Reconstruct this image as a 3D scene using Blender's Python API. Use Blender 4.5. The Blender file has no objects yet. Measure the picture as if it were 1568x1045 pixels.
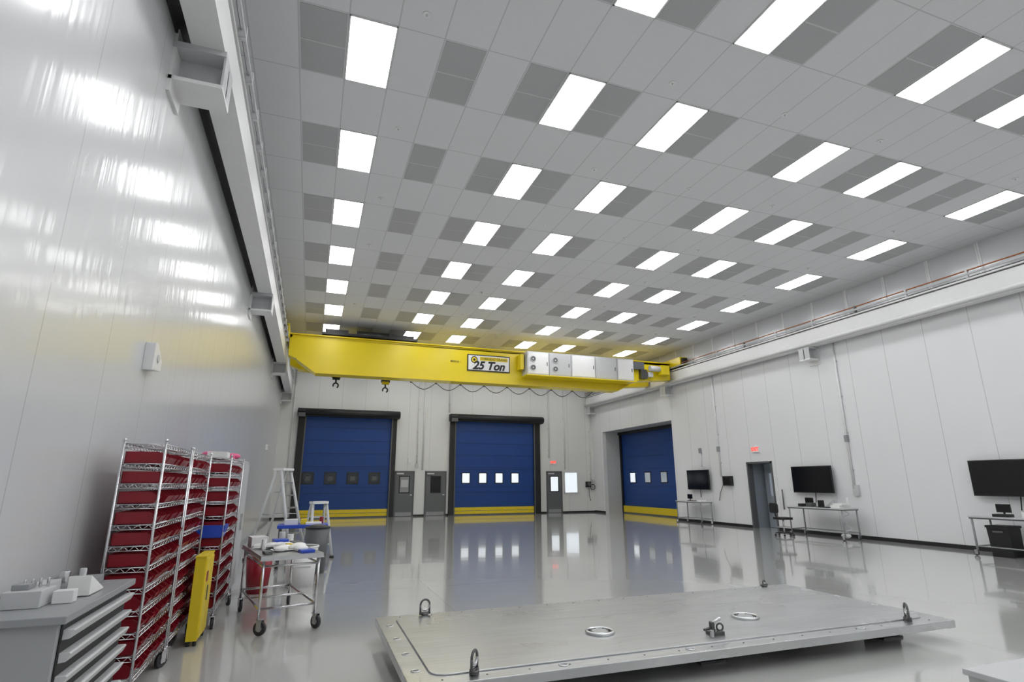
import bpy, math, random
from mathutils import Vector, Matrix
random.seed(4)
S=bpy.context.scene
S.view_settings.view_transform='Standard'
S.view_settings.look='None'

# ------------------------------------------------------------------ materials
def nodes(name):
    m=bpy.data.materials.new(name); m.use_nodes=True
    nt=m.node_tree; b=nt.nodes['Principled BSDF']
    return m,nt,b
def pm(name,col,rough=.5,metal=0.,noise=.0,nscale=8.,bump=0.,bscale=60.,emit=None,es=0.,coat=0.):
    m,nt,b=nodes(name)
    b.inputs['Base Color'].default_value=(*col,1); b.inputs['Roughness'].default_value=rough
    b.inputs['Metallic'].default_value=metal; b.inputs['Coat Weight'].default_value=coat
    tc=nt.nodes.new('ShaderNodeTexCoord')
    n=nt.nodes.new('ShaderNodeTexNoise'); n.inputs['Scale'].default_value=nscale; n.inputs['Detail'].default_value=4
    nt.links.new(tc.outputs['Object'],n.inputs['Vector'])
    r=nt.nodes.new('ShaderNodeMix'); r.data_type='RGBA'
    k=noise if noise else .04
    r.inputs['A'].default_value=tuple(max(0,c*(1-k)) for c in col)+(1,)
    r.inputs['B'].default_value=tuple(min(1,c*(1+k)) for c in col)+(1,)
    nt.links.new(n.outputs['Fac'],r.inputs['Factor']); nt.links.new(r.outputs['Result'],b.inputs['Base Color'])
    if bump:
        n2=nt.nodes.new('ShaderNodeTexNoise'); n2.inputs['Scale'].default_value=bscale
        nt.links.new(tc.outputs['Object'],n2.inputs['Vector'])
        bp=nt.nodes.new('ShaderNodeBump'); bp.inputs['Strength'].default_value=bump; bp.inputs['Distance'].default_value=.01
        nt.links.new(n2.outputs['Fac'],bp.inputs['Height']); nt.links.new(bp.outputs['Normal'],b.inputs['Normal'])
    if emit:
        b.inputs['Emission Color'].default_value=(*emit,1); b.inputs['Emission Strength'].default_value=es
    return m
def M(nt,op,a,b=None,c=None):
    n=nt.nodes.new('ShaderNodeMath'); n.operation=op
    for i,v in enumerate((a,b,c)):
        if v is None: continue
        if isinstance(v,(int,float)): n.inputs[i].default_value=v
        else: nt.links.new(v,n.inputs[i])
    return n.outputs[0]
def line_mask(nt,coord,sp,off,w):
    f=M(nt,'FRACT',M(nt,'DIVIDE',M(nt,'SUBTRACT',coord,off),sp))
    d=M(nt,'MINIMUM',f,M(nt,'SUBTRACT',1.0,f))
    return M(nt,'LESS_THAN',d,w/2/sp)
def panel_mat(name,specs,base,seam,rough,spec=.5,bump=.1,bs=(3,3,.6),speck=0.,coat=0.,bd=.05,crough=.1,det=2):
    m,nt,b=nodes(name)
    tc=nt.nodes.new('ShaderNodeTexCoord'); sx=nt.nodes.new('ShaderNodeSeparateXYZ')
    nt.links.new(tc.outputs['Object'],sx.inputs[0])
    mask=None
    for ax,sp,off,w in specs:
        k=line_mask(nt,sx.outputs[ax],sp,off,w)
        mask=k if mask is None else M(nt,'MAXIMUM',mask,k)
    mp=nt.nodes.new('ShaderNodeMapping'); mp.inputs['Scale'].default_value=bs
    nt.links.new(tc.outputs['Object'],mp.inputs['Vector'])
    n=nt.nodes.new('ShaderNodeTexNoise'); n.inputs['Scale'].default_value=1; n.inputs['Detail'].default_value=det
    nt.links.new(mp.outputs[0],n.inputs['Vector'])
    mixb=nt.nodes.new('ShaderNodeMix'); mixb.data_type='RGBA'
    mixb.inputs['A'].default_value=tuple(c*.97 for c in base)+(1,); mixb.inputs['B'].default_value=(*base,1)
    if speck:
        v=nt.nodes.new('ShaderNodeTexNoise'); v.inputs['Scale'].default_value=90; v.inputs['Detail'].default_value=3
        nt.links.new(tc.outputs['Object'],v.inputs['Vector'])
        mixb.inputs['A'].default_value=tuple(c*(1-speck) for c in base)+(1,)
        nt.links.new(v.outputs['Fac'],mixb.inputs['Factor'])
    else: nt.links.new(n.outputs['Fac'],mixb.inputs['Factor'])
    mix=nt.nodes.new('ShaderNodeMix'); mix.data_type='RGBA'
    nt.links.new(mask,mix.inputs['Factor']); nt.links.new(mixb.outputs['Result'],mix.inputs['A']); mix.inputs['B'].default_value=(*seam,1)
    nt.links.new(mix.outputs['Result'],b.inputs['Base Color'])
    b.inputs['Roughness'].default_value=rough; b.inputs['Specular IOR Level'].default_value=spec
    b.inputs['Coat Weight'].default_value=coat; b.inputs['Coat Roughness'].default_value=crough
    if bump:
        bp=nt.nodes.new('ShaderNodeBump'); bp.inputs['Strength'].default_value=bump; bp.inputs['Distance'].default_value=bd
        nt.links.new(n.outputs['Fac'],bp.inputs['Height']); nt.links.new(bp.outputs['Normal'],b.inputs['Normal'])
        nt.links.new(bp.outputs['Normal'],b.inputs['Coat Normal'])
    return m

CX0=.3021; CY0=6.582; CU=.6096; CT=1.2192; CR=2.4384
X0,X1,Y0,Y1,ZC=-1.6,15.1,-7.4,28.4,7.32
mWL=panel_mat('white_metal_panel_gloss',[(1,1.12,3.95,.012)],(.66,.67,.68),(.47,.48,.49),.30,.8,.16,(1.5,7.0,.22),coat=.55,bd=.03,crough=.13,det=3.5)
mWR=panel_mat('white_metal_panel',[(1,1.12,3.95,.014)],(.78,.785,.80),(.50,.51,.52),.38,.5,.04,(1.6,1.6,.35))
mWB=panel_mat('white_metal_panel_end',[(0,1.12,.1,.014)],(.77,.775,.775),(.53,.54,.55),.4,.5,.04,(1.6,1.6,.35))
mFA=panel_mat('ribbed_fascia_metal',[(1,1.22,.6,.03)],(.64,.65,.67),(.8,.8,.8),.22,.7,.1,(1,4,.5),coat=.4)
mCE=panel_mat('ceiling_tile_grid',[(0,CU,CX0-CU/2,.018),(1,CT,CY0-CT/2,.018)],(.79,.795,.815),(.56,.57,.58),.8,.2,0,speck=.16)
mGR=pm('perforated_return_grille',(.44,.445,.455),.7,0,.12,120)
mGF=pm('grille_divider',(.58,.58,.59),.6)
mLT=pm('lit_lamp_diffuser',(1,1,1),.5,emit=(.985,.993,1),es=9.8)
mFL,nt,b=nodes('glossy_epoxy_floor')
tc=nt.nodes.new('ShaderNodeTexCoord'); sx=nt.nodes.new('ShaderNodeSeparateXYZ'); nt.links.new(tc.outputs['Object'],sx.inputs[0])
mask=M(nt,'MAXIMUM',line_mask(nt,sx.outputs[0],4.6,1.9,.014),line_mask(nt,sx.outputs[1],6.1,3.2,.014))
n=nt.nodes.new('ShaderNodeTexNoise'); n.inputs['Scale'].default_value=.9; n.inputs['Detail'].default_value=5; nt.links.new(tc.outputs['Object'],n.inputs['Vector'])
mx=nt.nodes.new('ShaderNodeMix'); mx.data_type='RGBA'; mx.inputs['A'].default_value=(.47,.475,.46,1); mx.inputs['B'].default_value=(.54,.54,.525,1)
nt.links.new(n.outputs['Fac'],mx.inputs['Factor'])
m2=nt.nodes.new('ShaderNodeMix'); m2.data_type='RGBA'; nt.links.new(mask,m2.inputs['Factor']); nt.links.new(mx.outputs['Result'],m2.inputs['A']); m2.inputs['B'].default_value=(.42,.42,.42,1)
nt.links.new(m2.outputs['Result'],b.inputs['Base Color'])
b.inputs['Roughness'].default_value=.12; b.inputs['IOR'].default_value=1.55
b.inputs['Coat Weight'].default_value=.7; b.inputs['Coat Roughness'].default_value=.045
n3=nt.nodes.new('ShaderNodeTexNoise'); n3.inputs['Scale'].default_value=1.6; n3.inputs['Detail'].default_value=1; nt.links.new(tc.outputs['Object'],n3.inputs['Vector'])
bp=nt.nodes.new('ShaderNodeBump'); bp.inputs['Strength'].default_value=.06; bp.inputs['Distance'].default_value=.02
nt.links.new(n3.outputs['Fac'],bp.inputs['Height']); nt.links.new(bp.outputs['Normal'],b.inputs['Normal']); nt.links.new(bp.outputs['Normal'],b.inputs['Coat Normal'])

mBLK=pm('matte_black',(.012,.012,.013),.45)
mBLG=pm('black_gloss',(.006,.006,.007),.12)
mDG=pm('dark_grey_paint',(.10,.105,.11),.4)
mDOOR=pm('grey_door_paint',(.13,.14,.145),.4)
mBLU=pm('blue_fabric_curtain',(.005,.050,.24),.42,0,.12,2.)
mBLU2=pm('blue_curtain_rib',(.004,.034,.165),.45)
mYEL=pm('yellow_crane_paint',(.78,.61,.01),.26,0,.03,3.)
mYE2=pm('yellow_safety',(.78,.59,.02),.4)
mWP=pm('white_paint',(.78,.78,.78),.35)
mLG=pm('light_grey_paint',(.55,.56,.57),.35)
mCB=pm('cabinet_grey_paint',(.38,.39,.40),.4)
mMG=pm('mid_grey_paint',(.30,.31,.32),.4)
mRED=pm('red_plastic_bin',(.25,.005,.016),.33,0,.15,30)
mPNK=pm('pink_wrap',(.75,.12,.28),.5,0,.2,20)
mCHR=pm('chrome_wire',(.62,.62,.64),.22,1.)
mALU=pm('brushed_aluminium',(.62,.63,.64),.3,1.,.1,12)
mRUB=pm('caster_rubber',(.03,.03,.035),.5)
mPAP=pm('white_paper',(.85,.85,.83),.6)
mBLB=pm('bright_blue_plastic',(.02,.07,.5),.35)
mSKY=pm('daylit_pane',(.8,.85,.9),.1,emit=(.85,.93,1),es=.7)
mGLS=pm('dim_glass_pane',(.035,.045,.055),.08)
mGL2=pm('half_lit_glass_pane',(.3,.33,.36),.1,emit=(.6,.7,.8),es=.2)
mEXR=pm('exit_sign_red',(.8,.02,.02),.4,emit=(1,.05,.03),es=1.5)
mORG=pm('brown_conductor_cover',(.36,.12,.04),.45)
mSTE=pm('dark_steel',(.12,.12,.12),.35,.8)
mGRB=pm('blue_grey_recess',(.30,.34,.38),.4)
# machined plate: cool brushed aluminium, even with fine brushing
mPL,nt,b=nodes('machined_aluminium_plate')
tc=nt.nodes.new('ShaderNodeTexCoord'); mp=nt.nodes.new('ShaderNodeMapping'); mp.inputs['Scale'].default_value=(.6,1.3,1); nt.links.new(tc.outputs['Object'],mp.inputs['Vector'])
n=nt.nodes.new('ShaderNodeTexNoise'); n.inputs['Scale'].default_value=1.4; n.inputs['Detail'].default_value=2; n.inputs['Roughness'].default_value=.4
nt.links.new(mp.outputs[0],n.inputs['Vector'])
mp2=nt.nodes.new('ShaderNodeMapping'); mp2.inputs['Scale'].default_value=(2,45,1); nt.links.new(tc.outputs['Object'],mp2.inputs['Vector'])
n4=nt.nodes.new('ShaderNodeTexNoise'); n4.inputs['Scale'].default_value=1; n4.inputs['Detail'].default_value=4; nt.links.new(mp2.outputs[0],n4.inputs['Vector'])
mm_=M(nt,'ADD',M(nt,'MULTIPLY',n.outputs['Fac'],.55),M(nt,'MULTIPLY',n4.outputs['Fac'],.45))
cr=nt.nodes.new('ShaderNodeValToRGB'); cr.color_ramp.elements[0].position=.3; cr.color_ramp.elements[0].color=(.47,.48,.49,1); cr.color_ramp.elements[1].position=.7; cr.color_ramp.elements[1].color=(.70,.71,.715,1)
nt.links.new(mm_,cr.inputs[0]); nt.links.new(cr.outputs[0],b.inputs['Base Color'])
b.inputs['Metallic'].default_value=.9
rr=nt.nodes.new('ShaderNodeMapRange'); rr.inputs['From Min'].default_value=.3; rr.inputs['From Max'].default_value=.7; rr.inputs['To Min'].default_value=.33; rr.inputs['To Max'].default_value=.25; nt.links.new(n.outputs['Fac'],rr.inputs[0]); nt.links.new(rr.outputs[0],b.inputs['Roughness'])
bp=nt.nodes.new('ShaderNodeBump'); bp.inputs['Strength'].default_value=.05; bp.inputs['Distance'].default_value=.004; nt.links.new(n4.outputs['Fac'],bp.inputs['Height']); nt.links.new(bp.outputs['Normal'],b.inputs['Normal'])

# ------------------------------------------------------------------ mesh builder
class MB:
    def __init__(s): s.v=[];s.f=[];s.m=[];s.s=[];s.mats=[];s.T=Matrix()
    def mi(s,m):
        if m not in s.mats: s.mats.append(m)
        return s.mats.index(m)
    def add(s,vs,fs,m,smooth=False):
        o=len(s.v); s.v+=[tuple(s.T@Vector(v)) for v in vs]; i=s.mi(m)
        for k,f in enumerate(fs):
            s.f.append([o+a for a in f]); s.m.append(i); s.s.append(smooth if isinstance(smooth,bool) else smooth[k])
    def box(s,x0,x1,y0,y1,z0,z1,m):
        if x0>x1:x0,x1=x1,x0
        if y0>y1:y0,y1=y1,y0
        if z0>z1:z0,z1=z1,z0
        s.add([(x0,y0,z0),(x1,y0,z0),(x1,y1,z0),(x0,y1,z0),(x0,y0,z1),(x1,y0,z1),(x1,y1,z1),(x0,y1,z1)],
          [(0,3,2,1),(4,5,6,7),(0,1,5,4),(1,2,6,5),(2,3,7,6),(3,0,4,7)],m)
    def cyl(s,p,q,r,m,n=10,r2=None):
        p=Vector(p);q=Vector(q);d=(q-p).normalized(); r2=r if r2 is None else r2
        a=d.orthogonal().normalized(); b=d.cross(a)
        vs=[p+(a*math.cos(t)+b*math.sin(t))*r for t in [2*math.pi*i/n for i in range(n)]]+[q+(a*math.cos(t)+b*math.sin(t))*r2 for t in [2*math.pi*i/n for i in range(n)]]
        fs=[(i,(i+1)%n,n+(i+1)%n,n+i) for i in range(n)]+[tuple(range(n-1,-1,-1)),tuple(range(n,2*n))]
        s.add(vs,fs,m,[True]*n+[False]*2)
    def path(s,pts,r,m,n=8):
        for a,b in zip(pts[:-1],pts[1:]): s.cyl(a,b,r,m,n)
    def torus(s,c,ax,R,r,m,a0=0,a1=2*math.pi,n=20,k=8,ux=None):
        c=Vector(c);ax=Vector(ax).normalized(); u=Vector(ux) if ux else ax.orthogonal().normalized(); w=ax.cross(u)
        full=abs(a1-a0-2*math.pi)<1e-4; N=n if full else n+1; vs=[]
        for i in range(N):
            t=a0+(a1-a0)*i/n; d=u*math.cos(t)+w*math.sin(t)
            for j in range(k):
                f=2*math.pi*j/k; vs.append(c+d*(R+r*math.cos(f))+ax*(r*math.sin(f)))
        fs=[]
        for i in range(n):
            i2=(i+1)%N
            for j in range(k): fs.append((i*k+j,i2*k+j,i2*k+(j+1)%k,i*k+(j+1)%k))
        s.add(vs,fs,m,True)
    def prism(s,poly,axis,a,b,m):
        def P(u,v,w):
            return {0:(w,u,v),1:(u,w,v),2:(u,v,w)}[axis]
        n=len(poly); vs=[P(u,v,a) for u,v in poly]+[P(u,v,b) for u,v in poly]
        s.add(vs,[tuple(range(n)),tuple(range(2*n-1,n-1,-1))]+[(i,n+i,n+(i+1)%n,(i+1)%n) for i in range(n)],m)
    def ball(s,c,r,m,sx=1,sy=1,sz=1,n=12,k=7):
        c=Vector(c);vs=[];fs=[]
        for i in range(k+1):
            ph=math.pi*i/k
            for j in range(n):
                t=2*math.pi*j/n; vs.append(c+Vector((sx*r*math.sin(ph)*math.cos(t),sy*r*math.sin(ph)*math.sin(t),sz*r*math.cos(ph))))
        for i in range(k):
            for j in range(n): fs.append((i*n+j,(i+1)*n+j,(i+1)*n+(j+1)%n,i*n+(j+1)%n))
        s.add(vs,fs,m,True)
    def build(s,name,parent=None,bevel=0,origin=None):
        me=bpy.data.meshes.new(name)
        o=Vector(origin) if origin else Vector((0,0,0))
        me.from_pydata([tuple(Vector(v)-o) for v in s.v],[],s.f)
        for m in s.mats: me.materials.append(m)
        me.polygons.foreach_set('material_index',s.m); me.polygons.foreach_set('use_smooth',s.s); me.update()
        import bmesh
        bm=bmesh.new(); bm.from_mesh(me); bmesh.ops.recalc_face_normals(bm,faces=bm.faces); bm.to_mesh(me); bm.free()
        ob=bpy.data.objects.new(name,me); bpy.context.collection.objects.link(ob); ob.location=o
        if parent: ob.parent=parent
        if bevel:
            bv=ob.modifiers.new('bevel','BEVEL'); bv.width=bevel; bv.segments=2; bv.limit_method='ANGLE'; bv.angle_limit=math.radians(50)
        return ob
def empty(name):
    e=bpy.data.objects.new(name,None); bpy.context.collection.objects.link(e); return e
def text(name,body,loc,size,mat,rot,parent,ext=.002,align='CENTER'):
    cu=bpy.data.curves.new(name,'FONT'); cu.body=body; cu.size=size; cu.extrude=ext; cu.align_x=align; cu.align_y='CENTER'; cu.materials.append(mat)
    ob=bpy.data.objects.new(name,cu); bpy.context.collection.objects.link(ob); ob.location=loc; ob.rotation_euler=rot; ob.parent=parent
    return ob
def rrect(x0,x1,y0,y1,r,n=6):
    pts=[]
    for cx,cy,a in ((x1-r,y1-r,0),(x0+r,y1-r,90),(x0+r,y0+r,180),(x1-r,y0+r,270)):
        for i in range(n+1):
            t=math.radians(a+90*i/n); pts.append((cx+r*math.cos(t),cy+r*math.sin(t)))
    return pts

# ------------------------------------------------------------------ room shell
w=MB(); w.box(X0-.3,X1+2.2,Y0-.3,Y1+.3,-.2,0,mFL); w.build('floor')
w=MB(); w.box(X0-.3,X1+.3,Y0-.3,Y1+.3,ZC,ZC+.2,mCE); w.build('ceiling')
w=MB(); w.box(X0-.2,X0,Y0-.2,Y1+.2,0,ZC,mWL); w.build('wall_left')
w=MB(); w.box(X0,X1,Y1,Y1+.2,0,ZC,mWB); w.build('wall_back')
w=MB(); w.box(X0,X1,Y0-.2,Y0,0,ZC,mWB); w.build('wall_front')
w=MB()
for a,b_ in [(Y0-.2,15.3),(16.5,20.85),(27.2,Y1+.2)]: w.box(X1,X1+.2,a,b_,0,ZC,mWR)
w.box(X1,X1+.2,15.3,16.5,2.3,ZC,mWR); w.box(X1,X1+.2,20.85,27.2,4.3,ZC,mWR)
w.box(X1+.2,16.3,27.2,27.3,0,4.4,mLG); w.box(X1+.2,16.3,20.75,20.85,0,4.4,mLG); w.box(X1+.2,16.3,20.85,27.2,4.3,4.4,mLG)
w.box(16.3,16.4,20.75,27.3,0,4.4,mWR)
w.box(X1+.2,X1+.9,16.5,16.6,0,2.4,mGRB); w.box(X1+.2,X1+.9,15.2,15.3,0,2.4,mGRB); w.box(X1+.2,X1+.9,15.3,16.5,2.3,2.4,mGRB); w.box(X1+.9,X1+1.0,15.2,16.6,0,2.4,mGRB)
w.build('wall_right')
w=MB()
w.box(X1-.05,X1,Y0,Y1,6.5,ZC,mFA)
yy=Y0+.6
while yy<Y1: w.box(X1-.065,X1-.05,yy,yy+.04,6.5,ZC,mWP); yy+=1.22
w.build('trim_1')
w=MB(); w.box(X0,X0+.02,Y0,Y1,5.90,6.36,mBLK); w.build('rail_gap_shade')  # added black strip: paints the shaded gap between left wall and crane rail
w=MB()
for a,b_ in [(Y0,15.3),(16.5,20.85),(27.2,Y1)]: w.box(X1-.015,X1,a,b_,0,.10,mBLK)
w.build('baseboard_right')
w=MB()
for a,b_ in [(-1.58,-.76),(4.96,5.5),(6.6,6.72),(11.78,12.16),(13.11,X1)]:
    w.box(a,b_,Y1-.015,Y1,0,.08,mBLK)
w.build('baseboard_back')
w=MB(); w.box(X0,X0+.015,Y0,Y1,0,.08,mMG); w.build('baseboard_left')

L=MB(); G=MB()
for k in range(-4,10):
    yc=CY0+(k-1)*CR
    if yc>Y1-.7 or yc<Y0+.7: continue
    for u in (0,5,8,13,16,21):
        xc=CX0+u*CU
        L.box(xc-.285,xc+.285,yc-.59,yc+.59,ZC-.012,ZC+.02,mLT)
        for (a,b_,c,d) in ((-.302,-.285,-.607,.607),(.285,.302,-.607,.607),(-.302,.302,-.607,-.59),(-.302,.302,.59,.607)):
            L.box(xc+a,xc+b_,yc+c,yc+d,ZC-.016,ZC,mWP)
    for u in (-1,2,4,6,9,12,15,17,19,22):
        xc=CX0+u*CU
        G.box(xc-.285,xc+.285,yc-.59,yc-.012,ZC-.006,ZC,mGR); G.box(xc-.285,xc+.285,yc+.012,yc+.59,ZC-.006,ZC,mGR)
        G.box(xc-.285,xc+.285,yc-.012,yc+.012,ZC-.01,ZC,mGF)
L.build('ceiling_light_panels'); G.build('ceiling_return_grilles')
w=MB()
for k in range(-2,9):
    for u in (1,7,10.5,14,20):
        xc=CX0+u*CU; yc=CY0+(k-.5)*CR+.3
        if yc<Y1-.5:
            w.cyl((xc,yc,ZC),(xc,yc,ZC-.012),.05,mWP,14); w.cyl((xc,yc,ZC-.012),(xc,yc,ZC-.03),.012,mLG,8)
w.build('ceiling_sprinkler_heads')

# ------------------------------------------------------------------ crane rails
def rail(xi,sgn,wallx,ys):
    w=MB(); a=xi; b_=xi+sgn*.30; c=(a+b_)/2
    w.box(a,b_,Y0+.05,Y1-.05,5.80,5.84,mWP); w.box(a,b_,Y0+.05,Y1-.05,6.36,6.40,mWP)
    w.box(c-.02,c+.02,Y0+.05,Y1-.05,5.84,6.36,mWP)
    w.box(a+sgn*.02,a+sgn*.035,Y0+.05,Y1-.05,5.90,6.32,mWP)
    w.box(c-.035,c+.035,Y0+.05,Y1-.05,6.40,6.46,mSTE)
    for y in ys:
        w.box(wallx-sgn*.03,wallx,y-.2,y+.2,5.25,5.95,mWP)
        w.box(a-sgn*.02,wallx,y-.22,y+.22,5.74,5.80,mLG)
        w.box(a-sgn*.02,wallx-sgn*.03,y-.015,y+.015,5.42,5.74,mLG)
        w.box(a-sgn*.02,a,y-.2,y+.2,5.42,5.74,mLG)
        w.box(a-sgn*.02,wallx,y-.2,y+.2,5.38,5.42,mWP)
        w.box(wallx,b_,y-.1,y+.1,6.2,6.3,mWP)
    return w
r=rail(-1.15,-1,X0,[-2.2,5.5,13.2,21.0,28.0])
r.path([(-1.12,Y0+.1,6.52),(-1.12,Y1-.1,6.52)],.025,mCHR); r.path([(-1.08,Y0+.1,6.43),(-1.08,Y1-.1,6.43)],.012,mLG)
y=Y0+.4
while y<Y1-.3: r.box(-1.16,-1.07,y,y+.05,6.40,6.56,mLG); y+=.75
r.build('crane_rail_beam')
r=rail(14.70,1,X1,[-2.4,5.3,13.0,20.75,28.0])
r.path([(14.68,Y0+.1,6.58),(14.68,Y1-.1,6.58)],.018,mORG); r.path([(14.67,Y0+.1,6.49),(14.67,Y1-.1,6.49)],.03,mLG,12)
r.path([(14.66,Y0+.1,5.88),(14.66,Y1-.1,5.88)],.06,mWP,14)
y=Y0+.4; i=0
while y<Y1-.3: r.box(14.66,14.72,y,y+.05,6.40,6.60,mSTE if i%3==0 else mLG); y+=1.5; i+=1
r.build('crane_rail_beam')

# ------------------------------------------------------------------ bridge crane
cr_e=empty('overhead_bridge_crane')
w=MB()
def girder(y0,y1,zb):
    poly=[(-1.05,6.58),(-1.05,max(5.92,zb+.1)),(-.75,max(5.80,zb+.05)),(-.10,zb+.04),(11.9,zb+.04),(12.8,max(5.80,zb+.05)),(14.6,max(5.95,zb+.1)),(14.6,6.66)]
    w.prism(poly,1,y0,y1,mYEL)
    w.box(-.12,11.92,y0-.08,y1+.08,zb,zb+.04,mYEL)
    w.prism([(-.12,zb),(-.12,zb+.04),(-.76,max(5.80,zb+.05)),(-.76,max(5.80,zb+.05)-.04)],1,y0-.08,y1+.08,mYEL)
    w.prism([(11.9,zb),(11.9,zb+.04),(12.8,max(5.80,zb+.05)),(12.8,max(5.80,zb+.05)-.04)],1,y0-.08,y1+.08,mYEL)
    w.box(-1.05,14.6,y0-.08,y1+.08,6.66,6.70,mYEL)
    w.box(-1.05,14.6,y0,y1,6.58,6.66,mYEL)
    w.box(-1.0,14.5,(y0+y1)/2-.03,(y0+y1)/2+.03,6.70,6.74,mSTE)
girder(20.0,20.42,5.32); girder(21.7,22.1,5.72)
for xa,xb in ((-1.46,-1.06),(14.66,15.02)):
    w.box(xa,xb,19.3,22.8,6.52,6.86,mYEL); w.box(xa+.06,xb-.06,19.2,19.3,6.56,6.8,mBLK)
    for yy in (19.65,22.45):
        w.cyl(((xa+xb)/2-.05,yy,6.63),((xa+xb)/2+.05,yy,6.63),.165,mSTE,20)
for xa,xb in ((-1.06,-1.0),(14.6,14.66)):
    w.box(xa-.02,xb+.02,20.0,22.1,6.56,6.72,mYEL)
w.box(13.2,13.9,20.45,20.8,6.0,6.5,mYEL); w.cyl((13.4,19.75,6.35),(14.1,19.75,6.35),.12,mLG,14); w.box(13.9,14.3,19.6,20.0,6.1,6.5,mYEL); w.box(13.0,13.3,19.8,20.0,5.9,6.3,mSTE)
w.box(12.6,13.2,19.85,20.0,6.3,6.62,mDG); w.box(13.35,13.6,19.8,20.0,6.0,6.2,mLG)
w.build('girders_and_end_trucks',cr_e)
w=MB()
w.box(0.0,3.4,19.95,22.2,6.76,6.84,mBLK)
w.box(.1,.9,20.1,21.9,6.84,7.0,mBLK); w.cyl((1.2,20.5,6.95),(2.4,20.5,6.95),.16,mSTE,16); w.box(2.5,3.3,20.2,21.6,6.84,7.0,mBLK)
w.box(1.0,1.6,20.9,21.8,6.84,7.06,mYEL)
for xh,zz in ((.62,5.20),(2.42,5.12)):
    yh=21.0
    for dx in (-.07,.07): w.cyl((xh+dx,yh,zz+.25),(xh+dx,yh,6.8),.012,mSTE,6)
    w.box(xh-.13,xh+.13,yh-.07,yh+.07,zz+.12,zz+.36,mYEL if xh>2 else mBLK)
    w.cyl((xh-.16,yh,zz+.27),(xh+.16,yh,zz+.27),.09,mBLK,14)
    w.cyl((xh,yh,zz+.13),(xh,yh,zz),.03,mBLK,8)
    w.torus((xh,yh,zz-.1),(0,1,0),.09,.028,mBLK,math.radians(-210),math.radians(60),16,8,ux=(1,0,0))
w.build('trolley_hoists',cr_e)
w=MB()
w.box(7.55,12.45,19.30,19.98,5.62,5.66,mYEL)
xs=[7.6,8.55,9.5,10.6,11.6,12.4]
for i,(a,b_) in enumerate(zip(xs[:-1],xs[1:])):
    w.box(a+.01,b_-.01,19.42,19.98,5.67,6.60,mLG)
    w.box(a+.05,b_-.05,19.405,19.42,5.72,6.55,mLG if i%2 else mWP)
    w.box(b_-.12,b_-.09,19.385,19.405,6.05,6.2,mSTE)
    if i<2:
        for zz in (5.95,6.3):
            w.cyl((a+.25,19.405,zz),(a+.25,19.385,zz),.11,mDG,20); w.torus((a+.25,19.385,zz),(0,1,0),.11,.015,mLG); w.cyl((a+.25,19.385,zz),(a+.25,19.375,zz),.035,mLG,12)
w.box(7.4,7.55,19.6,19.98,5.9,6.5,mYEL)
w.build('electrical_enclosures',cr_e,.008)
w=MB()
x=3.6; zf=5.66
w.path([(3.3,22.35,zf+.02),(12.8,22.35,zf+.02)],.02,mLG)
while x<12:
    p=[(x+1.05*t,22.35,zf-.30*math.sin(math.pi*t)) for t in [i/8 for i in range(9)]]
    w.path(p,.014,mBLK,6); w.box(x-.03,x+.03,22.31,22.39,zf-.06,zf+.02,mSTE); x+=1.05
for x in (3.35,8.0,12.75): w.box(x-.03,x+.03,22.1,22.37,zf-.0,zf+.1,mSTE)
w.build('festoon_cable',cr_e)
w=MB()
w.box(5.35,7.08,19.96,20.0,5.78,6.43,mBLK); w.box(5.39,7.04,19.95,19.965,5.82,6.39,mWP)
w.box(5.85,6.98,19.94,19.95,6.20,6.35,mYE2)
w.cyl((5.62,19.95,6.22),(5.62,19.943,6.22),.135,mBLK,24); w.cyl((5.62,19.95,6.22),(5.62,19.94,6.22),.10,mYE2,24); w.cyl((5.62,19.95,6.22),(5.62,19.937,6.22),.05,mBLK,12)
w.build('capacity_sign',cr_e)
R90=(math.radians(90),0,0)
t=text('sign_text','25 Ton',(6.2,19.94,5.99),.44,mBLK,R90,cr_e); t.data.shear=.3; t.data.offset=.016
text('sign_caption','OVERHEAD CRANES',(6.42,19.935,6.27),.12,mBLK,R90,cr_e)
text('serial_text','BRIDGE 1',(4.9,19.99,6.1),.1,mBLK,R90,cr_e)

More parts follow.
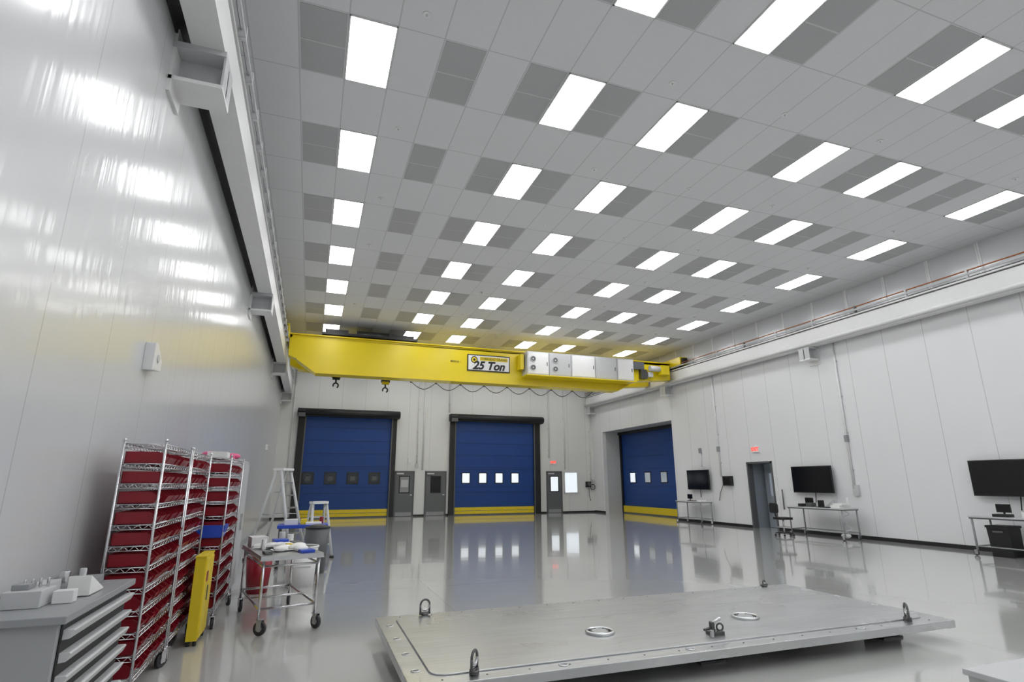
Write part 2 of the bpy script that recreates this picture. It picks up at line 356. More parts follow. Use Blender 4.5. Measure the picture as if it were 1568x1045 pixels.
# ------------------------------------------------------------------ roll-up doors on back wall
def rollup(name,xo0,xo1,xi0,xi1,zt,wins,pane,winw):
    e=empty(name)
    w=MB(); yb=Y1
    w.box(xi0,xi1,yb-.06,yb-.02,.0,zt,mBLU)
    for i in range(1,7):
        z=.5+i*.62
        if z<zt-.1 and not(1.4<z<2.3): w.box(xi0,xi1,yb-.07,yb-.06,z,z+.03,mBLU2)
    w.box(xi0,xi1,yb-.065,yb-.06,1.38,1.41,mBLU2); w.box(xi0,xi1,yb-.065,yb-.06,2.25,2.28,mBLU2)
    w.build('curtain',e)
    w=MB()
    for xc in wins:
        h=winw/2
        w.box(xc-h-.05,xc+h+.05,yb-.075,yb-.06,1.55,2.12,mBLK)
        w.box(xc-h,xc+h,yb-.085,yb-.07,1.60,2.07,pane)
        if pane is mGLS:
            w.torus((xc,yb-.087,1.84),(0,1,0),.16,.008,mDG)
            w.box(xc-.1,xc+.12,yb-.088,yb-.084,1.72,1.92,mDG)
    w.build('vision_panels',e,.01)
    w=MB()
    w.box(xo0,xi0,yb-.16,yb,0,zt,mBLK); w.box(xi1,xo1,yb-.16,yb,0,zt,mBLK)
    w.box(xi0-.06,xi0,yb-.2,yb-.16,0,zt,mDG); w.box(xi1,xi1+.06,yb-.2,yb-.16,0,zt,mDG)
    w.box(xo0-.05,xo1+.1,yb-.42,yb,zt,zt+.36,mBLK)
    w.cyl((xo0-.05,yb-.42,zt+.18),(xo1+.1,yb-.42,zt+.18),.15,mBLK,20)
    w.box(xo0-.02,xo0+.3,yb-.56,yb-.42,zt-.05,zt+.25,mDG)
    w.build('guides_and_hood',e)
    w=MB()
    w.box(xi0+.02,xi1-.02,yb-.12,yb-.06,.0,.06,mDG); w.box(xi0+.02,xi1-.02,yb-.13,yb-.06,.06,.38,mYE2)
    for i in range(6):
        xx=xi0+.3+i*(xi1-xi0-.6)/5; w.box(xx-.02,xx+.02,yb-.14,yb-.13,.1,.34,mYEL)
    w.box(xi0+.02,xi1-.02,yb-.133,yb-.13,.2,.22,mDG)
    w.build('bottom_bar',e)
    return e
rollup('door_1',-.74,3.95,-.38,3.68,4.74,[-.1,.92,1.95,2.98],mGLS,.46)
rollup('door_2',6.72,11.78,7.02,11.4,4.74,[7.62,8.53,9.43,10.33],mSKY,.38)
e=empty('door_3')
w=MB(); w.box(16.22,16.26,21.0,27.08,0,4.3,mBLU)
for z in (1.38,2.25,2.9,3.5,4.0): w.box(16.21,16.22,21.0,27.08,z,z+.03,mBLU2)
w.build('curtain',e)
w=MB(); w.box(16.12,16.29,20.87,21.0,0,4.28,mBLK); w.box(16.12,16.29,27.08,27.19,0,4.28,mBLK); w.box(16.05,16.29,20.87,27.19,4.14,4.29,mBLK); w.build('guides_and_hood',e)
w=MB()
for i,yc in enumerate((26.1,24.7,23.3,21.9)):
    w.box(16.205,16.22,yc-.28,yc+.28,1.55,2.12,mBLK); w.box(16.195,16.21,yc-.23,yc+.23,1.6,2.07,mSKY if i==0 else mGL2)
w.build('vision_panels',e)
w=MB(); w.box(16.14,16.22,21.0,27.08,.06,.38,mYE2); w.box(16.15,16.22,21.0,27.08,.0,.06,mDG); w.build('bottom_bar',e)

def pdoor(name,x0,x1,zt,glass,hinge,leaf=mDOOR):
    e=empty(name)
    w=MB(); y=Y1
    w.box(x0,x0+.06,y-.06,y,0,zt,mDG); w.box(x1-.06,x1,y-.06,y,0,zt,mDG); w.box(x0,x1,y-.06,y,zt-.06,zt,mDG); w.build('frame',e)
    w=MB(); w.box(x0+.06,x1-.06,y-.045,y-.005,.01,zt-.06,leaf)
    c=(x0+x1)/2
    w.box(c-.27,c+.27,y-.055,y-.045,1.1,1.95,mBLK); w.box(c-.22,c+.22,y-.06,y-.05,1.15,1.9,glass)
    hx=x1-.16 if hinge else x0+.16
    w.cyl((hx,y-.045,1.02),(hx,y-.10,1.02),.025,mCHR,10); w.box(hx-.06,hx+.06,y-.11,y-.09,1.0,1.03,mCHR)
    w.box(x0+.1,x1-.1,y-.05,y-.045,.02,.2,mMG)
    if glass is mMG: w.box(c-.16,c+.18,y-.063,y-.06,1.4,1.75,mLG)
    w.build('leaf',e)
    w=MB(); w.box(x0+.1,x0+.45,y-.1,y-.045,zt-.16,zt-.09,mLG); w.build('closer',e)
    return e
pdoor('door_4',3.97,4.96,2.18,mMG,True)
pdoor('door_5',5.5,6.6,2.18,mBLG,True)
pdoor('door_6',12.17,13.1,2.2,mSKY,False)
w=MB(); w.box(13.24,13.28,Y1-.05,Y1,1.03,2.16,mWP); w.box(14.02,14.06,Y1-.05,Y1,1.03,2.16,mWP); w.box(13.24,14.06,Y1-.05,Y1,1.03,1.07,mWP); w.box(13.24,14.06,Y1-.05,Y1,2.12,2.16,mWP); w.box(13.28,14.02,Y1-.02,Y1-.005,1.07,2.12,mSKY)
w.build('window_1')
e=empty('door_7')
w=MB()
for a,b_ in ((15.3,15.36),(16.44,16.5)): w.box(X1-.03,X1+.2,a,b_,0,2.3,mDG)
w.box(X1-.03,X1+.2,15.3,16.5,2.24,2.3,mDG); w.build('frame',e)
w=MB(); w.box(X1+.7,X1+.75,15.38,16.42,.01,2.24,mGRB); w.cyl((X1+.7,15.5,1.02),(X1+.64,15.5,1.02),.03,mCHR); w.box(X1+.69,X1+.7,15.9,16.2,1.1,1.9,mGL2); w.build('leaf',e)

def exit_sign(loc,rz):
    e=empty('exit_sign'); e.location=loc
    w=MB(); w.box(-.17,.17,-.05,0,-.11,.11,mWP); w.box(-.03,.03,-.03,.0,.11,.15,mWP); w.build('housing',e,.006)
    cu=bpy.data.curves.new('lettering','FONT'); cu.body='EXIT'; cu.size=.17; cu.extrude=.003; cu.offset=.006; cu.align_x='CENTER'; cu.align_y='CENTER'; cu.materials.append(mEXR)
    o=bpy.data.objects.new('lettering',cu); bpy.context.collection.objects.link(o); o.parent=e; o.location=(0,-.052,0); o.rotation_euler=R90
    e.rotation_euler=(0,0,rz)
exit_sign((12.6,Y1,2.68),0); exit_sign((X1,15.97,2.74),math.radians(-90))

w=MB()
for x,z0,z1,r_ in [(5.05,2.5,7.3,.03),(5.35,2.25,7.3,.04),(12.35,2.9,7.3,.03),(13.3,2.3,7.3,.03),(-1.0,.4,7.3,.03),(14.9,1.6,7.3,.025),(6.68,5.2,7.3,.03)]:
    w.cyl((x,Y1-.04,z0),(x,Y1-.04,z1),r_,mWP,10)
    z=z0+.4
    while z<z1: w.box(x-.06,x+.06,Y1-.03,Y1,z,z+.04,mLG); z+=1.2
w.box(4.97,5.13,Y1-.1,Y1,2.35,2.55,mLG); w.box(4.6,4.72,Y1-.06,Y1,2.6,2.8,mWP)
w.build('wall_conduit')
w=MB()
for y,z0,z1 in [(17.9,1.8,5.8),(12.25,1.4,5.8),(19.0,2.2,2.9)]:
    w.cyl((X1-.04,y,z0),(X1-.04,y,z1),.03,mWP,10)
    w.box(X1-.09,X1,y-.05,y+.05,2.75,2.95,mMG)
    z=z0+.5
    while z<z1: w.box(X1-.03,X1,y-.06,y+.06,z,z+.04,mLG); z+=1.1
w.build('wall_conduit')
w=MB(); w.box(14.55,14.85,Y1-.14,Y1,1.35,1.65,mBLK); w.cyl((14.7,Y1-.14,1.5),(14.7,Y1-.22,1.5),.1,mDG,16); w.torus((14.95,Y1-.1,1.35),(0,1,0),.14,.02,mBLK); w.path([(14.7,Y1-.1,1.35),(14.72,Y1-.1,.9),(14.8,Y1-.1,.6)],.015,mBLK); w.box(14.98,15.08,Y1-.1,Y1,1.3,1.75,mLG); w.build('wall_cable_reel')
w=MB(); w.prism([(6.02,2.66),(6.02,2.93),(6.10,2.95),(6.32,2.80),(6.32,2.70)],0,X0,X0+.09,mWP); w.cyl((X0+.09,6.16,2.80),(X0+.10,6.16,2.80),.04,mLG,14); w.build('wall_alarm_sounder',None,.01)
w=MB(); w.box(X0,X0+.07,22.0,22.35,2.78,2.98,mWP); w.cyl((X0+.07,22.17,2.88),(X0+.08,22.17,2.88),.05,mLG,12); w.build('wall_thermostat',None,.01)

def caster(w,x,y,z_top,r=.06,ang=0.,m=mRUB):
    T=w.T.copy(); w.T=T@Matrix.Translation((x,y,0))@Matrix.Rotation(ang,4,'Z')
    w.cyl((-.016,0.03,r),(.016,0.03,r),r,m,18); w.cyl((-.02,.03,r),(.02,.03,r),r*.45,mLG,12)
    w.box(-.028,-.022,.0,.06,r-.02,2*r+.015,mCHR); w.box(.022,.028,.0,.06,r-.02,2*r+.015,mCHR); w.box(-.03,.03,-.02,.06,2*r+.012,2*r+.02,mCHR)
    w.cyl((0,0,2*r+.02),(0,0,z_top),.014,mCHR,8); w.T=T

# ------------------------------------------------------------------ wire racks with red bins
def rack(x0,x1,y0,y1,zt,nsh,nb):
    e=empty('wire_shelving_rack')
    w=MB()
    for x in (x0,x1):
        for y in (y0,y1):
            w.cyl((x,y,.14),(x,y,zt+.03),.011,mCHR,10); w.ball((x,y,zt+.03),.014,mCHR)
            caster(w,x,y,.15,.06,random.uniform(-.6,.6)+math.pi)
    zs=[.2+i*(zt-.2)/(nsh-1) for i in range(nsh)]
    for z in zs:
        for dz in (0,-.032):
            for p,q in (((x0,y0),(x1,y0)),((x1,y0),(x1,y1)),((x1,y1),(x0,y1)),((x0,y1),(x0,y0))):
                w.cyl((*p,z+dz),(*q,z+dz),.0042,mCHR,5)
        n=22
        for xs_ in (x0,x1):
            for i in range(n):
                a=y0+(y1-y0)*i/n; b_=y0+(y1-y0)*(i+1)/n
                w.cyl((xs_,a,z if i%2 else z-.032),(xs_,b_,z-.032 if i%2 else z),.003,mCHR,4)
        for ys_ in (y0,y1):
            for i in range(8):
                a=x0+(x1-x0)*i/8; b_=x0+(x1-x0)*(i+1)/8
                w.cyl((a,ys_,z if i%2 else z-.032),(b_,ys_,z-.032 if i%2 else z),.003,mCHR,4)
        for i in range(1,24):
            a=y0+(y1-y0)*i/24; w.cyl((x0,a,z),(x1,a,z),.002,mCHR,4)
    w.build('frame',e)
    w=MB()
    hgt=(zt-.2)/(nsh-1)
    for si,z in enumerate(zs[:-1]):
        bw=(y1-y0-.05)/nb; h=hgt*.60
        for i in range(nb):
            if random.random()<.05: continue
            a=y0+.025+i*bw+.008; b_=a+bw-.016; zz=z+.005; xb=x0+.01; xf=x1+.006+random.uniform(-.02,.01)
            mm=mRED
            w.box(xb,xf-.04,a,b_,zz,zz+.004,mm)
            w.box(xb,xb+.004,a,b_,zz,zz+h,mm)
            for c in (a,b_-.004): w.prism([(xb,zz),(xf-.03,zz),(xf,zz+h*.55),(xf-.05,zz+h),(xb,zz+h)],1,c,c+.004,mm)
            w.prism([(xf-.03,zz),(xf-.026,zz),(xf+.003,zz+h*.55),(xf-.002,zz+h*.55)],1,a,b_,mm)
            if random.random()<.45:
                w.prism([(xf-.020,zz+h*.22),(xf-.016,zz+h*.22),(xf-.004,zz+h*.42),(xf-.008,zz+h*.42)],1,a+bw*.2,b_-bw*.2,mPAP if random.random()<.5 else mPNK)
            if random.random()<.7: w.box(xb+.02,xf-.06,a+.01,b_-.01,zz+.004,zz+h*random.uniform(.4,.8),random.choice([mDG,mMG,mSTE,mRED]))
    w.build('parts_bins',e)
    return e
rack(-1.41,-1.12,5.20,6.27,1.91,12,8)
rack(-1.41,-1.12,6.35,7.44,1.91,12,8)
e3=rack(-1.30,-.92,7.62,8.95,1.90,11,9)
w=MB()
for i in range(7): w.ball((-1.1+random.uniform(-.12,.12),7.8+i*.15,1.95),.07,mPNK,1.4,1.3,.6)
w.box(-1.25,-.95,8.0,8.4,1.91,1.96,mPNK); w.box(-1.2,-.98,7.66,7.9,1.91,1.98,mPAP); w.build('pink_packages',e3,.004)
w=MB(); w.prism([(-1.25,.98),(-.93,.98),(-.90,1.08),(-.90,1.12),(-1.25,1.12)],1,7.61,7.9,mBLB); w.build('blue_bin',e3,.005)

# slim yellow safety cabinet on feet, beside the racks
w=MB(); w.box(-1.05,-.95,6.86,7.36,.05,.85,mYE2); w.box(-.95,-.94,6.88,7.10,.08,.83,mYE2); w.box(-.95,-.94,7.12,7.34,.08,.83,mYE2)
w.box(-.94,-.93,7.06,7.08,.4,.55,mDG); w.box(-.94,-.937,6.93,7.03,.6,.7,mRED); w.box(-1.055,-.945,6.85,7.37,.85,.865,mYE2)
for y in (6.9,7.32):
    for x in (-1.03,-.97): w.cyl((x,y,0),(x,y,.05),.018,mBLK)
w.build('yellow_safety_cabinet',None,.006)

w=MB(); w.box(-1.55,-.98,9.35,10.35,.08,1.95,mLG); w.box(-.98,-.965,9.38,9.84,.12,1.91,mLG); w.box(-.98,-.965,9.86,10.32,.12,1.91,mLG); w.box(-.965,-.945,9.78,9.81,.9,1.15,mCHR); w.box(-.965,-.945,9.89,9.92,.9,1.15,mCHR)
for x in (-1.5,-1.05):
    for y in (9.4,10.3): w.cyl((x,y,0),(x,y,.08),.025,mBLK)
w.build('storage_cabinet',None,.006)

e=empty('drawer_cabinet')
w=MB(); w.box(-1.58,-1.16,3.72,4.88,.08,.90,mCB); w.box(-1.585,-1.12,3.68,4.92,.90,.94,mMG); w.box(-1.54,-1.2,3.78,4.82,0,.08,mBLK); w.box(-1.585,-1.57,3.7,4.9,.94,.99,mMG)
w.box(-1.16,-1.150,3.75,4.85,.10,.90,mBLK)
w.build('carcass',e,.006)
w=MB()
for i in range(7):
    z=.12+i*.11
    w.prism([(-1.15,z+.03),(-1.115,z+.035),(-1.095,z+.075),(-1.105,z+.08),(-1.15,z+.08)],1,3.76,4.84,mLG)
    w.box(-1.125,-1.105,3.9,4.7,z+.072,z+.082,mLG)
w.build('drawers',e,.003)
w=MB(); w.box(-1.52,-1.34,3.95,4.15,.941,1.03,mLG); w.box(-1.32,-1.22,4.05,4.12,.941,1.01,mWP); w.box(-1.50,-1.40,4.2,4.4,.941,1.03,mLG); w.prism([(4.25,.945),(4.5,.945),(4.5,.955),(4.25,1.06)],0,-1.32,-1.2,mPAP)
w.cyl((-1.45,4.6,.941),(-1.45,4.6,1.05),.03,mCHR); w.cyl((-1.36,4.62,.941),(-1.36,4.62,1.06),.02,mLG); w.box(-1.5,-1.42,4.0,4.1,1.03,1.06,mMG); w.box(-1.48,-1.3,4.66,4.85,.941,.99,mMG)
for i in range(4): w.cyl((-1.46+i*.03,4.05+i*.02,1.03),(-1.46+i*.03,4.05+i*.02,1.08),.008,mCHR,8)
w.build('bench_supplies',e,.004)

e=empty('rolling_work_cart')
T=Matrix.Translation((-.27,7.85,0))@Matrix.Rotation(math.radians(13),4,'Z')
w=MB(); w.T=T
w.box(-.34,.34,-.75,.75,.775,.81,mALU); w.box(-.345,.345,-.755,.755,.76,.775,mLG)
for x in (-.30,.30):
    for y in (-.70,.70):
        w.cyl((x,y,.16),(x,y,.78),.017,mCHR,10); caster(w,x,y,.18,.072,random.uniform(-1,1)+math.pi)
    w.cyl((x,-.70,.26),(x,.70,.26),.014,mCHR); w.cyl((x,-.70,.70),(x,.70,.70),.012,mCHR)
for y in (-.70,.70): w.cyl((-.30,y,.26),(.30,y,.26),.014,mCHR); w.cyl((-.30,y,.70),(.30,y,.70),.012,mCHR)
w.cyl((-.30,0,.26),(.30,0,.26),.012,mCHR)
w.build('frame',e)
w=MB(); w.T=T
for i in range(14):
    x=random.uniform(-.26,.2); y=random.uniform(-.65,.6); a=random.uniform(.05,.12); b_=random.uniform(.06,.15); z=.811+i*.002
    w.box(x-a,x+a,y-b_,y+b_,z,z+.006,mPAP if i%4 else mMG)
for i in range(11):
    w.ball((random.uniform(-.25,.25),random.uniform(-.5,.2),.845),.055,mPAP,1.6,1.2,.6)
w.box(-.3,-.1,.3,.6,.811,.93,mWP); w.cyl((.1,.5,.811),(.1,.5,.97),.04,mLG,14); w.box(.18,.3,.1,.4,.811,.86,mDG); w.box(-.05,.12,.15,.35,.811,.90,mBLB); w.cyl((.22,.55,.811),(.22,.55,.93),.04,mWP,12)
w.box(-.28,-.2,-.6,-.4,.811,.84,mDG); w.box(.05,.12,-.2,0,.811,.87,mYE2); w.cyl((-.2,.0,.811),(-.2,.0,.93),.03,mWP,12); w.box(.1,.26,-.66,-.5,.811,.84,mBLB)
w.build('papers_and_supplies',e,.004)

def bucket(x,y,r0,r1,h,m,rim):
    w=MB(); n=28
    w.cyl((x,y,0),(x,y,h),r0,m,n,r1); w.torus((x,y,h),(0,0,1),r1,.014,rim,n=28)
    w.cyl((x,y,h-.002),(x,y,h+.003),r1-.02,mDG,n)
    return w
w=bucket(-.62,9.75,.15,.19,.52,mRED,mRED); w.torus((-.62,9.75,.52),(0,1,0),.19,.006,mCHR,math.pi,2*math.pi,16,6,ux=(1,0,0)); w.build('red_pail')
w=bucket(-.02,10.1,.21,.25,.60,mWP,mWP); w.box(-.17,.13,9.87,9.88,.3,.32,mLG); w.build('white_waste_bin')
w=bucket(.22,11.4,.17,.22,.80,mDG,mBLK); w.ball((.22,11.4,.80),.19,mBLK,1,1,.3); w.build('grey_trash_can')

def ladder(name,x,y,h,wd,sp,n,rz,cap):
    w=MB(); w.T=Matrix.Translation((x,y,0))@Matrix.Rotation(rz,4,'Z')
    for s_ in (-1,1):
        w.cyl((s_*wd/2,-sp/2,0.02),(s_*wd/2*.62,-.05,h),.034,mLG,8); w.cyl((s_*wd/2,sp/2,0.02),(s_*wd/2*.62,.06,h),.028,mLG,8)
        w.box(s_*wd/2-.035,s_*wd/2+.035,-sp/2-.04,-sp/2+.04,0,.05,mBLK); w.box(s_*wd/2-.03,s_*wd/2+.03,sp/2-.04,sp/2+.04,0,.05,mBLK)
        w.cyl((s_*wd/2*.8,-sp/4,h*.5),(s_*wd/2*.8,sp/4,h*.5),.01,mALU,6)
    for i in range(1,n+1):
        t=i/(n+1); yy=-sp/2+(sp/2-.05)*t; hw=wd/2*(1-.38*t)
        w.box(-hw,hw,yy-.02,yy+.07,h*t-.016,h*t+.016,mALU)
    for i in (1,3):
        t=i/4; yy=sp/2-(sp/2-.06)*t; hw=wd/2*(1-.38*t); w.cyl((-hw,yy,h*t),(hw,yy,h*t),.014,mALU,8)
    w.box(-wd/2*.7,wd/2*.7,-.12,.14,h,h+.05,cap)
    w.build(name,None)
ladder('step_ladder',-.56,13.7,1.88,.6,1.05,6,math.radians(60),mWP)
ladder('step_ladder',.25,13.7,1.15,.5,.65,3,math.radians(20),mWP)
w=MB(); w.box(-.52,.42,12.1,12.7,.74,.80,mBLB); w.box(-.47,.37,12.15,12.65,.3,.33,mDG)
for x in (-.47,.37):
    for y in (12.15,12.65): w.cyl((x,y,.12),(x,y,.76),.02,mDG); caster(w,x,y,.14,.05,.4)
w.box(-.4,-.15,12.25,12.55,.80,.9,mWP); w.box(.0,.3,12.2,12.45,.80,.84,mPAP); w.box(-.1,.02,12.35,12.55,.8,.9,mYE2); w.cyl((.3,12.5,.8),(.3,12.5,.93),.04,mRED,12)
w.build('blue_utility_table',None,.004)

# ------------------------------------------------------------------ machined plate in foreground
e=empty('machined_metal_plate')
px0,px1,py0,py1,pz=.78,6.41,4.30,6.52,.22
w=MB(); w.box(px0,px1,py0,py1,.135,pz-.012,mPL)
w.prism(rrect(px0+.19,px1-.19,py0+.17,py1-.15,.12),2,pz-.012,pz,mPL)
w.build('plate',e,.005)
w=MB()
g=rrect(px0+.185,px1-.185,py0+.165,py1-.145,.125); g.append(g[0])
w.path([(a,b_,pz-.011) for a,b_ in g],.003,mMG,6)
for i in range(16):
    x=px0+.25+i*(px1-px0-.5)/15
    for y in (py0+.09,py1-.08): w.cyl((x,y,pz-.012),(x,y,pz-.009),.008,mSTE,12)
for y in [py0+.35,py0+.8,py0+1.3,py0+1.8]:
    for x in (px0+.1,px1-.1): w.cyl((x,y,pz-.012),(x,y,pz-.008),.022,mSTE,14); w.torus((x,y,pz-.011),(0,0,1),.030,.006,mALU)
for x in (2.0,3.2,5.2): w.torus((x,py0+.09,pz-.010),(0,0,1),.035,.007,mALU)
for x,y in ((2.71,5.10),(4.43,5.10)):
    w.torus((x,y,pz+.010),(0,0,1),.125,.016,mALU,n=32); w.cyl((x,y,pz),(x,y,pz+.010),.122,mSTE,32); w.cyl((x,y,pz),(x,y,pz+.018),.075,mALU,28)
    for i in range(8):
        t=i*math.pi/4; w.cyl((x+.1*math.cos(t),y+.1*math.sin(t),pz+.01),(x+.1*math.cos(t),y+.1*math.sin(t),pz+.018),.008,mBLK,8)
w.box(px0+.25,px1-.25,5.72,5.724,pz,pz+.0015,mALU)
w.build('ports_and_screws',e)
w=MB()
for x,y,a in ((1.29,6.40,.2),(5.95,6.42,.1),(5.92,4.44,.9),(1.28,4.42,.9)):
    zb=pz-.012
    w.cyl((x,y,zb),(x,y,zb+.035),.038,mSTE,14)
    d=Vector((math.cos(a),math.sin(a),0)); big=.5 if (x>5.9 and y>5) else 1.3
    R=.040*big; zt=zb+.035+.06*big
    for s_ in (-1,1): w.cyl(Vector((x,y,zb+.03))+d*R*s_,Vector((x,y,zt))+d*R*s_,.011,mSTE,8)
    for a0 in (0,math.pi): w.torus((x,y,zt),(-d.y,d.x,0),R,.011,mSTE if a0 else mCHR,a0,a0+math.pi,14,8,ux=tuple(d))
    w.cyl(Vector((x,y,zb+.03))-d*.06,Vector((x,y,zb+.03))+d*.06,.014,mSTE,8)
w.build('lifting_eyes',e)
w=MB()
w.box(3.62,3.76,4.62,4.72,pz,pz+.03,mSTE); w.cyl((3.66,4.67,pz+.03),(3.66,4.67,pz+.11),.026,mSTE,12); w.cyl((3.66,4.67,pz+.09),(3.74,4.64,pz+.14),.016,mCHR,10); w.torus((3.74,4.66,pz+.06),(.3,1,0),.03,.009,mSTE); w.cyl((3.6,4.6,pz+.0),(3.6,4.6,pz+.06),.018,mALU,10); w.cyl((3.56,4.66,pz+.05),(3.66,4.67,pz+.06),.012,mSTE,8)
w.build('locking_clamp',e,.003)
w=MB()
for x in (1.3,3.6,5.9):
    for y in (4.75,6.1): w.box(x-.12,x+.12,y-.12,y+.12,0,.135,mBLK); w.box(x-.14,x+.14,y-.14,y+.14,0,.02,mSTE)
w.build('support_blocks',e)

w=MB(); w.box(4.5,5.7,2.1,3.0,.03,.27,mLG); w.box(4.48,5.72,2.08,3.02,.27,.31,mLG); w.box(4.6,4.75,2.2,2.35,0,.03,mBLK); w.box(5.4,5.55,2.7,2.85,0,.03,mBLK); w.box(4.6,4.75,2.7,2.85,0,.03,mBLK); w.box(4.47,4.48,2.4,2.7,.12,.18,mSTE)
w.build('equipment_case',None,.01)

# ------------------------------------------------------------------ right wall: monitors, desks
def tv(yc,z0,z1,wd,xw=X1):
    w=MB(); w.box(xw-.17,xw-.12,yc-wd/2,yc+wd/2,z0,z1,mBLK); w.box(xw-.176,xw-.17,yc-wd/2+.02,yc+wd/2-.02,z0+.03,z1-.02,mBLG)
    w.box(xw-.12,xw-.03,yc-.15,yc+.15,(z0+z1)/2-.12,(z0+z1)/2+.12,mDG); w.box(xw-.03,xw,yc-.2,yc+.2,(z0+z1)/2-.2,(z0+z1)/2+.2,mBLK)
    w.path([(xw-.06,yc,z0),(xw-.04,yc+.05,z0-.3)],.012,mBLK); w.build('wall_monitor',None,.004)
tv(19.15,1.30,2.08,1.36); tv(13.6,1.26,2.08,1.5); tv(8.15,1.26,2.08,1.75)
w=MB(); w.box(X1-.14,X1,17.28,17.72,1.46,1.82,mBLK); w.box(X1-.15,X1-.14,17.33,17.67,1.5,1.78,mBLG); w.path([(X1-.05,17.8,1.5),(X1-.05,18.0,1.2),(X1-.05,18.1,.9)],.012,mBLK); w.build('wall_control_box',None,.01)
w=MB(); w.cyl((X1-.05,14.95,1.35),(X1-.05,14.95,.7),.02,mDG); w.box(X1-.06,X1,12.1,12.3,1.2,1.5,mLG); w.build('wall_outlet_box')

def desk(x0,x1,y0,y1,h,kind):
    e=empty('rolling_workbench')
    w=MB(); w.box(x0,x1,y0,y1,h-.03,h,mLG); w.box(x0+.01,x1-.01,y0+.01,y1-.01,h-.06,h-.03,mDG)
    for x in (x0+.04,x1-.04):
        for y in (y0+.05,y1-.05): w.cyl((x,y,.12),(x,y,h-.05),.022,mMG); caster(w,x,y,.14,.05,random.uniform(-1,1))
        w.cyl((x,y0+.05,.2),(x,y1-.05,.2),.014,mMG)
    for y in (y0+.05,y1-.05): w.cyl((x0+.04,y,.2),(x1-.04,y,.2),.014,mMG)
    w.build('frame',e)
    w=MB()
    w.box(x0+.1,x0+.28,y0+.5,y0+.95,h,h+.02,mBLK)
    yc=y1-.45
    w.box(x1-.25,x1-.1,yc-.08,yc+.08,h,h+.02,mBLK); w.cyl((x1-.18,yc,h),(x1-.18,yc,h+.15),.02,mBLK)
    w.box(x1-.2,x1-.16,yc-.14,yc+.14,h+.08,h+.26,mBLG)
    if kind==1:
        w.box(x0+.1,x1-.1,y0+.15,y0+.45,h,h+.08,mPAP); w.box(x0+.15,x1-.2,y0+.1,y0+.4,h+.08,h+.13,mWP); w.box(x0+.1,x0+.3,y0+1.1,y0+1.3,h,h+.12,mDG); w.cyl((x1-.15,y0+.2,h),(x1-.15,y0+.2,h+.3),.03,mWP)
        pts=[(x0+.2+.12*math.sin(i*.9),y0+.1+.06*math.cos(i*1.7),h-.05-i*.055) for i in range(13)]; w.path(pts,.012,mLG,6); w.ball((x0+.2,y0+.15,.12),.1,mWP,1.2,1.3,.7)
        w.prism([(y0+.5,h),(y0+.8,h),(y0+.8,h+.02),(y0+.52,h+.22),(y0+.5,h+.22)],0,x0+.3,x0+.5,mLG)
        w.box(x0+.3,x0+.34,y0+.85,y0+1.05,h,h+.2,mBLK); w.box(x0+.1,x0+.3,y0+1.45,y0+1.6,h,h+.09,mBLK)
    elif kind==2:
        w.box(x0+.05,x0+.35,y0+.9,y0+1.1,h,h+.1,mDG); w.cyl((x0+.2,y0+1.35,h),(x0+.2,y0+1.35,h+.12),.05,mWP); w.path([(x1-.1,y0+.5,h+.2),(x1-.05,y0+.45,h-.3),(x1-.2,y0+.3,.3)],.015,mBLK); w.box(x0+.1,x0+.4,y0+.2,y0+.45,h,h+.18,mBLK)
        w.box(x0+.08,x0+.3,y0+1.6,y0+1.9,h,h+.06,mBLK)
    else:
        w.box(x0+.1,x0+.35,y0+.1,y0+.35,h,h+.05,mPAP)
    w.build('desk_equipment',e,.004)
desk(14.35,14.93,18.35,19.95,.86,0); desk(14.15,14.80,12.0,13.95,.86,1); desk(14.1,14.8,6.4,8.75,.84,2)
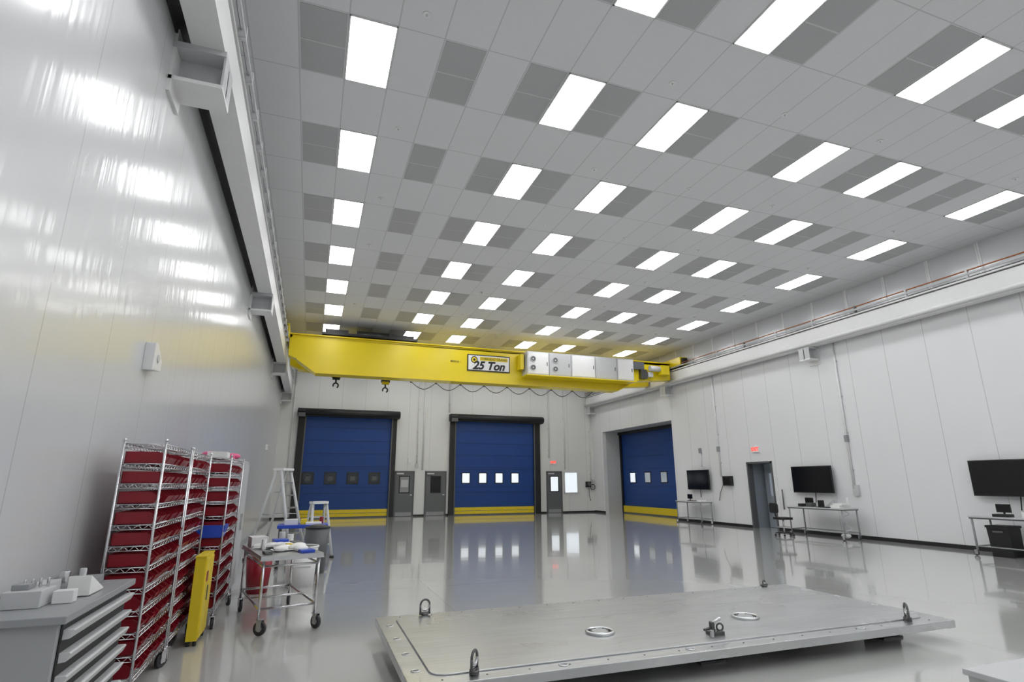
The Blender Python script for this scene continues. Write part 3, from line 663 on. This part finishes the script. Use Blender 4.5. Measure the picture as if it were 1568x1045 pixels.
w=MB(); w.prism([(14.30,0),(14.66,0),(14.70,.62),(14.26,.62)],1,8.1,8.52,mBLK); w.box(14.25,14.71,8.08,8.54,.60,.65,mBLK); w.box(14.24,14.26,8.2,8.4,.5,.54,mDG); w.build('black_waste_bin',None,.01)
def chair(x,y,rz):
    w=MB(); w.T=Matrix.Translation((x,y,0))@Matrix.Rotation(rz,4,'Z')
    for i in range(5):
        t=i*2*math.pi/5; w.cyl((0,0,.12),(.26*math.cos(t),.26*math.sin(t),.09),.018,mBLK,8); w.cyl((.26*math.cos(t)-.015,.26*math.sin(t),.035),(.26*math.cos(t)+.015,.26*math.sin(t),.035),.035,mRUB,12)
    w.cyl((0,0,.1),(0,0,.48),.025,mCHR,12); w.torus((0,0,.26),(0,0,1),.18,.01,mCHR)
    w.prism(rrect(-.22,.22,-.22,.22,.08),2,.48,.55,mBLK)
    w.cyl((0,.2,.5),(0,.27,.72),.018,mBLK,8); w.T=w.T@Matrix.Translation((0,.27,.82))@Matrix.Rotation(math.radians(90),4,'X'); w.prism(rrect(-.19,.19,-.15,.15,.08),2,-.03,.03,mBLK)
    w.build('office_chair',None,.012)
chair(13.74,13.75,math.radians(80))

# ------------------------------------------------------------------ camera
F=837.6;yaw,p,rl=.3452,.2536,-.0033
cy,sy=math.cos(yaw),math.sin(yaw);cp,sp=math.cos(p),math.sin(p)
f=Vector((sy*cp,cy*cp,sp)); rt=Vector((cy,-sy,0)); up=rt.cross(f)
r2=math.cos(rl)*rt+math.sin(rl)*up; u2=-math.sin(rl)*rt+math.cos(rl)*up
cam=bpy.data.cameras.new('camera'); cam.lens=F/1568*36; cam.sensor_width=36; cam.clip_start=.05; cam.clip_end=200
co=bpy.data.objects.new('camera',cam); bpy.context.collection.objects.link(co)
m=Matrix((r2,u2,-f)).transposed().to_4x4(); m.translation=Vector((0,0,1.6)); co.matrix_world=m
S.camera=co
wd=bpy.data.worlds.new('world'); S.world=wd; wd.use_nodes=True; wd.node_tree.nodes['Background'].inputs[0].default_value=(.02,.02,.02,1)
